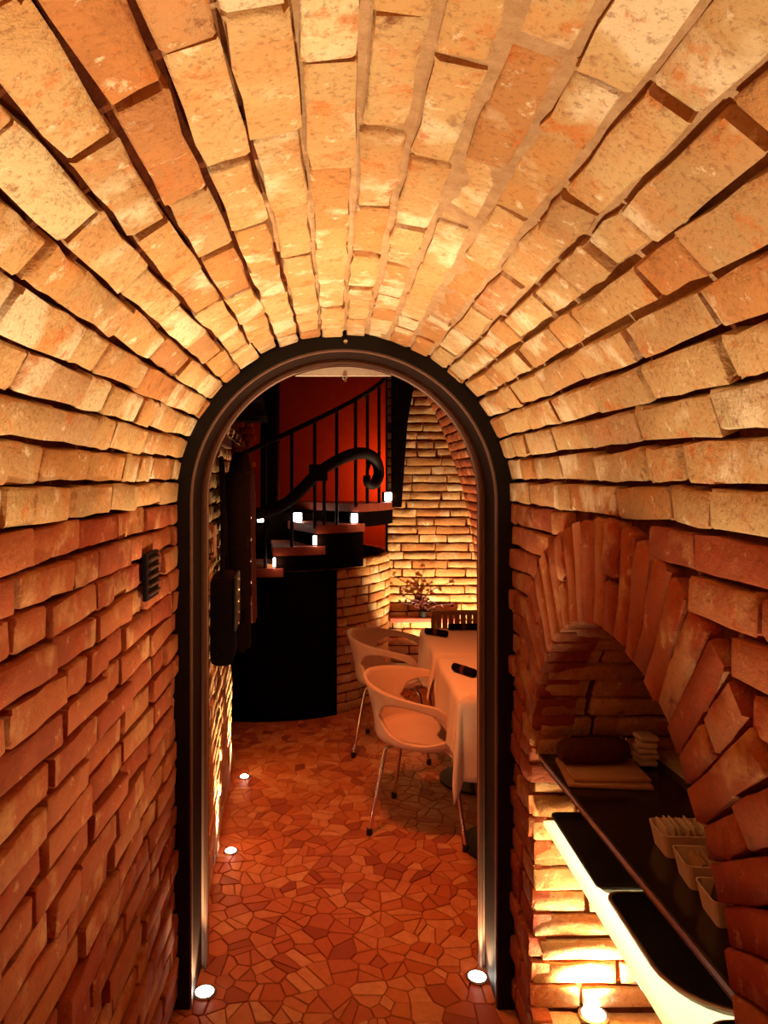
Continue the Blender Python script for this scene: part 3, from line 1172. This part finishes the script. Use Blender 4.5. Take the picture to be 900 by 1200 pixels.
def tray(name, x0, y0, x1, y1, rads, z, h, label, rim='tray_brown'):
    cx_, cy_ = (x0 + x1) / 2, (y0 + y1) / 2
    t = empty(name, (cx_, cy_, z))
    tag(t, label, 'tray', 'black trays on the glass shelf')
    outer = rounded(x0 - cx_, y0 - cy_, x1 - cx_, y1 - cy_, rads)
    inner = [(x * .965, y * .975) for x, y in outer]
    foot = [(x * .88, y * .90) for x, y in outer]
    n = len(outer)
    rings = [(foot, 0), (outer, h), ([(x * .99, y * .992) for x, y in outer], h + .002), (inner, h), ([(x * .9, y * .92) for x, y in outer], h * .45)]
    vs = [(x, y, zz) for ring, zz in rings for x, y in ring]
    fs = [tuple(range(n))[::-1]]
    for k in range(len(rings) - 1):
        for i in range(n):
            j = (i + 1) % n
            fs.append((k * n + i, k * n + j, (k + 1) * n + j, (k + 1) * n + i))
    fs.append(tuple(4 * n + i for i in range(n)))
    MB().add(vs, fs).build('body', 'tray_black', t, True)
    mb = MB()
    vs = [(x, y, h + .0021) for x, y in outer] + [(x, y, h + .0021) for x, y in inner] + [(x, y, h - .003) for x, y in [(a * 1.004, b * 1.003) for a, b in outer]]
    fs = []
    for i in range(n):
        j = (i + 1) % n
        fs += [(i, j, n + j, n + i), (2 * n + i, 2 * n + j, j, i)]
    MB().add(vs, fs).build('rim', rim, t)
    return t


tray('serving_tray', .578, 1.645, .90, 2.015, (.02, .02, .02, .02), sz, .022, 'black rectangular tray at the far end of the glass shelf', 'tray_black')
tray('serving_tray', .585, 1.26, .90, 1.630, (.13, .05, .02, .03), sz, .022, 'black tray with brown rounded near corner on the glass shelf', 'tray_brown')


ORD = ['first', 'second', 'third', 'fourth', 'fifth', 'sixth', 'seventh', 'eighth', 'ninth']


tray('serving_tray', .600, 1.00, .90, 1.245, (.02, .02, .05, .05), sz, .022, 'black tray at the near end of the glass shelf', 'tray_brown')


def packet_box(x, y, kind, label, rz):
    t = empty('sachet_box', (x, y, cz))
    t.rotation_euler[2] = rz
    tag(t, label, 'box', 'small pale boxes on the counter')
    hx, hy, h, b = .062, .041, .046, .0025
    o1 = rounded(-hx * .84, -hy * .84, hx * .84, hy * .84, (.008,) * 4, 4)
    o2 = rounded(-hx, -hy, hx, hy, (.011,) * 4, 4)
    i2 = rounded(-hx + b, -hy + b, hx - b, hy - b, (.009,) * 4, 4)
    i1 = rounded(-hx * .84 + b, -hy * .84 + b, hx * .84 - b, hy * .84 - b, (.006,) * 4, 4)
    n = len(o1)
    vs = [(x_, y_, z_) for ring, z_ in ((o1, .0005), (o2, h), (i2, h), (i1, .004)) for x_, y_ in ring]
    fs = [tuple(range(n))[::-1], tuple(3 * n + i for i in range(n))]
    for k in range(3):
        for i in range(n):
            j = (i + 1) % n
            fs.append((k * n + i, k * n + j, (k + 1) * n + j, (k + 1) * n + i))
    MB().add(vs, fs).build('tub', 'box_white', t, False)
    pr_ = random.Random(int(y * 1000))
    M_ = t.matrix_basis

    def packet(px, py, lean, mat, hh, lab, across=.055):
        vs = []
        d = .0016
        for (yy, zz) in ((-across / 2, 0), (across / 2, 0), (across / 2, hh), (-across / 2, hh)):
            bulge = d * (2.2 if 0 < zz < hh else 1)
            vs += [(-bulge + math.sin(lean) * zz, yy, zz * math.cos(lean)), (bulge + math.sin(lean) * zz, yy, zz * math.cos(lean))]
        fs = [(0, 2, 4, 6), (1, 7, 5, 3), (0, 1, 3, 2), (2, 3, 5, 4), (4, 5, 7, 6), (6, 7, 1, 0)]
        p = MB().add(vs, fs).build('sachet', mat, None)
        wp = M_ @ Vector((px, py, .0055))
        p.location = wp
        p.rotation_euler[2] = rz
        tag(p, lab, 'sachet', 'sachets in the pale box, ' + kind)
    if kind == 'sugar':
        for i in range(9):
            packet(-.040 + i * .0098, pr_.uniform(-.002, .002), pr_.uniform(-.22, .12), 'paper', .050 + pr_.uniform(-.004, .004),
                   ORD[i] + ' white paper sachet from the left in the farthest pale box')
    elif kind == 'mixed':
        for i in range(5):
            packet(-.040 + i * .011, pr_.uniform(-.002, .002), pr_.uniform(.1, .4), 'tan_cloth', .040, ORD[i] + ' tan paper sachet from the left in the middle pale box')
        for i in range(2):
            packet(.026 + i * .010, .0, .2, 'dark_paper', .046, ('left' if i == 0 else 'right') + ' one of two dark sachets in the middle pale box')
    else:
        for i in range(8):
            packet(-.040 + i * .010, pr_.uniform(-.002, .002), pr_.uniform(-.1, .25), 'dark_paper', .042 + pr_.uniform(-.004, .004), ORD[i] + ' dark sachet from the left in the nearest pale box')


packet_box(.705, 1.505, 'sugar', 'small pale box of white sachets, farthest of three on the counter', R(-3))
packet_box(.700, 1.388, 'mixed', 'small pale box of tan sachets, middle of three on the counter', R(-6))
packet_box(.690, 1.275, 'dark', 'small pale box of dark sachets, nearest of three on the counter', R(-4))

bd = empty('folded_cloth', (.67, 1.88, cz))
tag(bd, 'tan folded cloth lying under a dark bundle on the counter', 'cloth')
for i, (sx_, sy_) in enumerate(((.20, .17), (.185, .155))):
    MB().box((.002 * i, .004 * i, .006 + i * .0115), (sx_, sy_, .0105), R(-6 + 4 * i), .004).build('fold', 'tan_cloth', bd, True)
ro = MB().lathe([(.004, -.092), (.022, -.088), (.029, -.075), (.031, -.02), (.032, .03), (.030, .072), (.022, .087), (.004, .092)], n=22).build('rolled_bundle', 'maroon_cloth', None, True)
ro.rotation_euler = (0, R(90), R(4))
ro.location = (.655, 1.90, cz + .0245 + .032)
tag(ro, 'dark rolled bundle lying on tan cloth at the far end of the counter', 'bundle')
for i in range(1):
    nk = empty('napkin_stack', (.805, 1.945, cz))
    tag(nk, 'small stack of crumpled pale paper napkins at the back of the counter', 'napkins')
    for k in range(5):
        MB().box((.002 * math.sin(k * 2.3), .002 * math.cos(k), .012 + k * .016), (.048, .05, .013), R(12 * math.sin(k * 1.7)), .004).build('napkin', 'paper', nk, True)

# ---------------------------------------------------------------- vent plate on the left wall
vp = empty('vent_grille', (CX - RAD + .006, 1.905, 1.35))
tag(vp, 'small dark metal vent grille on the left passage wall near the door', 'grille')
MB().box((0, 0, 0), (.012, .125, .118), 0, .002).build('plate', 'iron', vp)
for k in range(5):
    MB().box((.010, 0, -.042 + k * .021), (.010, .10, .007), 0, .002).build('slat', 'dark_wood', vp)

# ---------------------------------------------------------------- coats on the left room wall
rk = empty('coat_rack', LW0 + lwd * .62 + lwn * .02 + Z * 1.78, math.atan2(lwd.y, lwd.x))
tag(rk, 'dark wooden rail with metal hooks on the left wall beyond the door', 'coat rack')
MB().box((0, 0, 0), (1.0, .026, .10), 0, .004).build('board', 'dark_wood', rk)
for k in range(4):
    xk = -.36 + k * .24
    MB().tube(smooth_path([(xk, -.012, .02), (xk, -.045, .018), (xk, -.062, .0), (xk, -.055, -.028), (xk, -.07, -.04)], 4), .006, 8).build('hook', 'chrome', rk, True)
MB().box((.1, -.085, .10), (1.15, .20, .025), 0, .005).build('hat_shelf', 'black_matt', rk)


def coat(loc, rz, h, wtop, whem, depth, mat, label, seed, buttons=True):
    """hanging coat: base at its hem, local +X runs along the wall, -Y away from it"""
    t = empty('coat', loc, rz)
    tag(t, label, 'coat', 'clothes hung on the coat rail')
    r_ = random.Random(seed)
    ph = r_.uniform(0, 6)
    rows_ = [(0, whem, depth), (.03, whem * 1.0, depth), (.25, whem * .93, depth * .95), (.5, whem * .86, depth * .92), (.72, wtop * 1.06, depth * .95), (.86, wtop, depth * .85),
             (.94, wtop * .72, depth * .6), (.985, wtop * .34, depth * .42), (1.0, wtop * .2, depth * .3)]
    n = 40
    vs, fs = [], []
    for t_, wd_, dp_ in rows_:
        for k in range(n):
            a = 2 * math.pi * k / n
            f = 1 + .09 * (1 - t_) * math.sin(7 * a + ph) + .05 * (1 - t_) * math.sin(13 * a + ph * 2 + t_ * 3)
            ca, sa = math.cos(a), math.sin(a)
            e = .75
            vs.append((wd_ / 2 * math.copysign(abs(ca) ** e, ca) * f, -depth * .52 + dp_ / 2 * math.copysign(abs(sa) ** e, sa) * f, t_ * h))
    for i in range(len(rows_) - 1):
        for k in range(n):
            k2 = (k + 1) % n
            fs.append((i * n + k, i * n + k2, (i + 1) * n + k2, (i + 1) * n + k))
    fs.append(tuple(range(n))[::-1])
    fs.append(tuple((len(rows_) - 1) * n + k for k in range(n)))
    MB().add(vs, fs).build('body', mat, t, True)
    for s_ in (-1, 1):
        pts_ = smooth_path([(s_ * wtop * .40, -depth * .5, h * .88), (s_ * wtop * .52, -depth * .55, h * .70), (s_ * wtop * .54, -depth * .60, h * .45), (s_ * wtop * .50, -depth * .66, h * .22)], 5)
        MB().tube(pts_, .04, 12, radii=[.045 - .008 * i / len(pts_) for i in range(len(pts_))]).build('sleeve', mat, t, True)
    MB().tube(smooth_path([(-wtop * .17, -depth * .45, h * .97), (0, -depth * .72, h * .90), (wtop * .17, -depth * .45, h * .97)], 5), .018, 8).build('collar', mat, t, True)
    if buttons:
        for k in range(5):
            b = MB().lathe([(.001, .004), (.008, .003), (.009, 0)], n=10).build('button', 'chrome', t, True)
            b.location = (-wtop * .1, -depth * 1.04, h * (.22 + .11 * k))
            b.rotation_euler = (R(90), 0, 0)
    return t


cang = math.atan2(lwd.y, lwd.x)
coat(LW0 + lwd * .66 + lwn * .035 + Z * .90, cang, .80, .27, .30, .105, 'black_cloth', 'long black coat hanging on the left wall beyond the door', 3)
coat(LW0 + lwd * 1.06 + lwn * .035 + Z * .93, cang, .78, .24, .27, .115, 'maroon_cloth', 'dark maroon coat hanging behind the long black coat', 5, False)
# black bag nearest to the door
bg = empty('hanging_bag', LW0 + lwd * .27 + lwn * .062 + Z * .93, cang)
tag(bg, 'black studded bag hanging from a strap just beyond the door', 'bag')
MB().box((0, 0, .16), (.22, .085, .32), 0, .025).build('body', 'black_cloth', bg, True)
MB().box((0, -.046, .22), (.215, .012, .19), 0, .006).build('flap', 'black_plastic', bg, True)
for k in range(5):
    b = MB().lathe([(.001, .004), (.005, .003), (.006, 0)], n=10).build('stud', 'chrome', bg, True)
    b.location = (-.02, -.053, .14 + k * .04)
    b.rotation_euler = (R(90), 0, 0)
MB().tube(smooth_path([(-.09, 0, .31), (-.05, .0, .50), (0, .01, .735), (.04, .0, .50), (.09, 0, .31)], 5), .009, 8).build('strap', 'black_cloth', bg, True)
nt_ = MB().box((0, 0, 0), (.10, .003, .12)).build('notice_card', 'paper', None)
nt_.location = LW0 + lwd * .425 + lwn * .016 + Z * 1.35
nt_.rotation_euler = (0, 0, cang)
tag(nt_, 'small pale card on the left wall above the hanging bag', 'card')

# ---------------------------------------------------------------- chairs
def make_chair(loc, rz, label):
    t = empty('tub_chair', loc, rz)
    tag(t, label, 'chair', 'pale tub chairs at the tables')
    # shell wall: angle th measured from the back (-X); seat edge at z .44
    TH = R(136)
    nth = 56
    rows_up, rows_lo = 6, 6

    def rim_z(th):
        k = abs(th) / TH
        return .685 - .095 * k ** 1.2 - .10 * max(0, (k - .78) / .22) ** 2.2

    def base_r(th):
        return .235 + .01 * math.cos(th), .245

    def pt(th, z):
        rx, ry = base_r(th)
        q = (z - .43) / .27
        back = max(0, math.cos(th))
        fl = 1 + .05 * q + .20 * q * q * back + .05 * q * max(0, math.sin(abs(th)))
        if z < .43:
            s = max(0.0, 1 - ((.43 - z) / .03) ** 2 * .10)
            fl *= s
        return (-rx * math.cos(th) * fl + .01, ry * math.sin(th) * fl, z)
    ths = np.linspace(-TH, TH, nth)
    h0, h1 = R(46), R(131)

    def hole(th):
        a = abs(th)
        if a <= h0 or a >= h1:
            return 0
        k = (a - (h0 + h1) / 2) / ((h1 - h0) / 2)
        return math.sqrt(max(0, 1 - k * k))
    mb = MB()
    vs, fs = [], []
    tot = rows_up + rows_lo + 2
    for th in ths:
        rz_ = rim_z(th)
        mid = .43 + (rz_ - .43) * .42
        hh = hole(th)
        lo = mid - (mid - .438) * hh
        hi = mid + (rz_ - .033 - mid) * hh
        for j in range(rows_lo + 1):
            vs.append(pt(th, .415 + (lo - .415) * j / rows_lo))
        for j in range(rows_up + 1):
            vs.append(pt(th, hi + (rz_ - hi) * j / rows_up))
    for i in range(nth - 1):
        for j in range(tot - 1):
            if j == rows_lo:
                continue
            fs.append((i * tot + j, (i + 1) * tot + j, (i + 1) * tot + j + 1, i * tot + j + 1))
    mb.add(vs, fs)
    sh_ = mb.build('shell', 'shell_plastic', t, True, weld=.0006)
    md = sh_.modifiers.new('thick', 'SOLIDIFY')
    md.thickness = .013
    md.offset = 0
    # seat dish
    vs, fs = [], []
    n = 44
    rings = 7
    for i in range(rings + 1):
        k = i / rings
        for j in range(n):
            a = 2 * math.pi * j / n
            rx = .24 + (.015 if math.cos(a) > 0 else 0)
            vs.append((rx * k * math.cos(a) + .012, .243 * k * math.sin(a), .405 + .03 * k ** 3))
    for i in range(rings):
        for j in range(n):
            j2 = (j + 1) % n
            fs.append((i * n + j, i * n + j2, (i + 1) * n + j2, (i + 1) * n + j))
    st = MB().add(vs, fs).build('seat', 'shell_plastic', t, True, weld=.0006)
    md = st.modifiers.new('thick', 'SOLIDIFY')
    md.thickness = .013
    md.offset = 0
    # rolled lip round the seat front
    lip = [(.012 + .253 * math.cos(a), .243 * math.sin(a), .437) for a in np.linspace(R(-60), R(60), 20)]
    MB().tube(lip, .008, 8).build('front_lip', 'shell_plastic', t, True)
    for sx_ in (-1, 1):
        for sy_ in (-1, 1):
            fx, fy = .215 * sx_, .205 * sy_
            pth = smooth_path([(.03 * sx_, .075 * sy_, .388), (.10 * sx_, .12 * sy_, .388), (.145 * sx_, .150 * sy_, .380), (.160 * sx_, .160 * sy_, .35), (.185 * sx_, .182 * sy_, .19), (fx, fy, .012)], 4)
            lg = MB().tube(pth, .0095, 10).build('leg', 'chrome', t, True)
            MB().lathe([(.013, 0), (.014, .004), (.013, .028), (.011, .030)], (fx, fy, 0), 12).build('foot_cap', 'black_plastic', lg, True)
    MB().lathe([(.10, .383), (.105, .388), (.10, .398)], n=20).build('seat_plate', 'chrome', t, True)
    return t


make_chair((.428, 3.47, 0), R(-20), 'pale tub chair on chrome legs nearest the door')
make_chair((.365, 4.42, 0), R(-14), 'pale tub chair on chrome legs farther back beside the stair')


# ---------------------------------------------------------------- tables under white cloths
def table(x0, y0, x1, y1, overs, tl, cl, seed):
    over = max(overs)
    cx_, cy_ = (x0 + x1) / 2, (y0 + y1) / 2
    H = .735
    t = empty('dining_table', (cx_, cy_, 0))
    tag(t, tl, 'table', 'small tables pushed together')
    MB().box((0, 0, H - .014), (x1 - x0, y1 - y0, .026), 0, .004).build('tabletop', 'dark_wood', t)
    MB().lathe([(.03, .02), (.028, .60), (.05, .70), (.10, .720)], n=16).build('pedestal', 'black_metal', t, True)
    MB().lathe([(.19, 0), (.19, .012), (.05, .022), (.03, .03)], n=28).build('base', 'black_metal', t, True)
    r_ = random.Random(seed)
    ph = r_.uniform(0, 6)
    nx = 64
    W, D = (x1 - x0) / 2, (y1 - y0) / 2
    vs, fs = [], []

    def lin(half, o0, o1):
        return np.concatenate([np.linspace(-half - o0, -half, 18), np.linspace(-half, half, 14)[1:-1], np.linspace(half, half + o1, 18)])
    us, ws_ = lin(W, overs[0], overs[1]), lin(D, overs[2], overs[3])
    for u in us:
        for v in ws_:
            qx, qy = min(max(u, -W), W), min(max(v, -D), D)
            dx, dy = u - qx, v - qy
            d = math.hypot(dx, dy)
            if d < 1e-6:
                vs.append((qx, qy, H + .003 + .0008 * math.sin(u * 40 + v * 31)))
                continue
            ang = math.atan2(dy, dx)
            per = (qx * 1.0 + qy * 1.0) * 17 + ang * 3.2 + ph
            k = min(d / over, 1.5)
            out = .008 + .012 * min(d / .03, 1) + k * (.020 + .022 * math.sin(per) + .010 * math.sin(per * 2.3))
            # at a corner the cloth hangs in one deep fold
            vs.append((qx + math.cos(ang) * out, qy + math.sin(ang) * out, H + .003 - max(0, d - .006)))
    m_ = len(ws_)
    for i in range(len(us) - 1):
        for j in range(m_ - 1):
            fs.append((i * m_ + j, (i + 1) * m_ + j, (i + 1) * m_ + j + 1, i * m_ + j + 1))
    c_ = MB().add(vs, fs).build('tablecloth', 'linen', None, True)
    c_.location = (cx_, cy_, 0)
    md = c_.modifiers.new('thick', 'SOLIDIFY')
    md.thickness = .002
    md.offset = 1
    tag(c_, cl, 'tablecloth', 'white tablecloths')
    return H + .006


tz = table(.505, 2.96, .98, 3.54, (.24, .2, .34, .08), 'small pedestal table nearest the door under a white cloth', 'white tablecloth on the nearest table with a long hanging corner', 2)
table(.505, 3.66, .98, 4.24, (.23, .2, .08, .2), 'small pedestal table at the back under a white cloth', 'white tablecloth on the far table below the brick wall', 4)


def roll(x, y, rz, L, label):
    t = empty('rolled_napkin', (x, y, tz + .001), rz)
    tag(t, label, 'napkin', 'dark rolled napkins on the tables')
    b = MB().lathe([(.004, -L / 2), (.017, -L / 2), (.018, -L / 2 + .006), (.018, L / 2 - .006), (.017, L / 2), (.006, L / 2 - .002)], n=16).build('roll', 'black_cloth', t, True)
    b.rotation_euler = (0, R(90), 0)
    b.location = (0, 0, .018)
    bb = MB().lathe([(.0186, -.012), (.0192, -.010), (.0192, .010), (.0186, .012)], n=16).build('band', 'maroon_cloth', t, True)
    bb.rotation_euler = (0, R(90), 0)
    bb.location = (0, 0, .018)


roll(.562, 3.255, R(-58), .13, 'dark rolled napkin on the nearest table edge')
roll(.548, 4.04, R(-40), .13, 'dark rolled napkin at the left corner of the far table')
roll(.72, 4.19, R(2), .17, 'long dark rolled napkin across the far edge of the far table')

# wooden slatted chair back beyond the far table
wc = empty('slatted_chair', (.845, 4.74, 0))
tag(wc, 'pale wooden chair with slatted back behind the far table', 'chair')
MB().box((0, .0, .44), (.42, .40, .03), 0, .006).build('seat', 'pale_wood', wc)
for sx_ in (-1, 1):
    for sy_ in (-1, 1):
        MB().box((.18 * sx_, .17 * sy_, .2125), (.035, .035, .425), 0, .004).build('leg', 'pale_wood', wc)
    MB().box((.195 * sx_, .19, .58), (.032, .026, .26), 0, .004).build('back_post', 'pale_wood', wc)
for k in range(9):
    MB().box((-.16 + k * .04, .19, .585), (.034, .014, .22), 0, .003).build('slat', 'pale_wood', wc)
MB().box((0, .19, .705), (.42, .030, .03), 0, .006).build('top_rail', 'pale_wood', wc)

# ---------------------------------------------------------------- ledge, lamp and leafy sprig on the back wall
lg = MB().box((.66, BY - .045, .53), (.50, .10, .035), 0, .006).build('stone_ledge', 'tread_stone', None)
tag(lg, 'narrow dark stone ledge across the lower lit brick wall', 'ledge')
floor_lamp(.80, 5.12, 'round floor uplight behind the tables washing the back wall', 215, 80, (.76, 5.60, 1.15), r=.03)
sp = empty('leafy_sprig', (.66, BY - .060, .5485))
tag(sp, 'dark red leafy sprig in a small pot before the lit brick wall', 'plant')
MB().lathe([(.022, 0), (.030, .005), (.034, .045), (.031, .045), (.024, .035)], n=16).build('pot', 'iron', sp, True)
lr = random.Random(9)
for k in range(9):
    a = lr.uniform(-1.25, 1.25)
    ln = lr.uniform(.10, .24)
    tip = Vector((math.sin(a) * ln, lr.uniform(-.05, .02), .05 + math.cos(a) * ln * .75))
    pth = smooth_path([(0, 0, .03), (tip.x * .4, tip.y * .5, .03 + tip.z * .55), tip], 4)
    stm = MB().tube(pth, .0025, 6).build('stem', 'leaf_dark', sp, True)
    for q in range(4):
        p = pth[3 + q] if q < 3 else tip
        s_ = lr.uniform(.022, .034)
        th = lr.uniform(0, 6.28)
        u = Vector((math.cos(th), lr.uniform(-.3, .3), math.sin(th))).normalized()
        v = u.cross(Vector((lr.uniform(-.3, .3), 1, lr.uniform(-.3, .3)))).normalized()
        nn_ = u.cross(v)
        vs = [p, p + u * s_ * .6 + v * s_ * .5 + nn_ * .004, p + u * s_ * 1.5, p + u * s_ * .6 - v * s_ * .5 + nn_ * .004, p + u * s_ * .7 - nn_ * .003]
        MB().add(vs, [(0, 1, 4), (1, 2, 4), (2, 3, 4), (3, 0, 4)]).build('leaf', 'leaf_dark', stm, recalc=False)
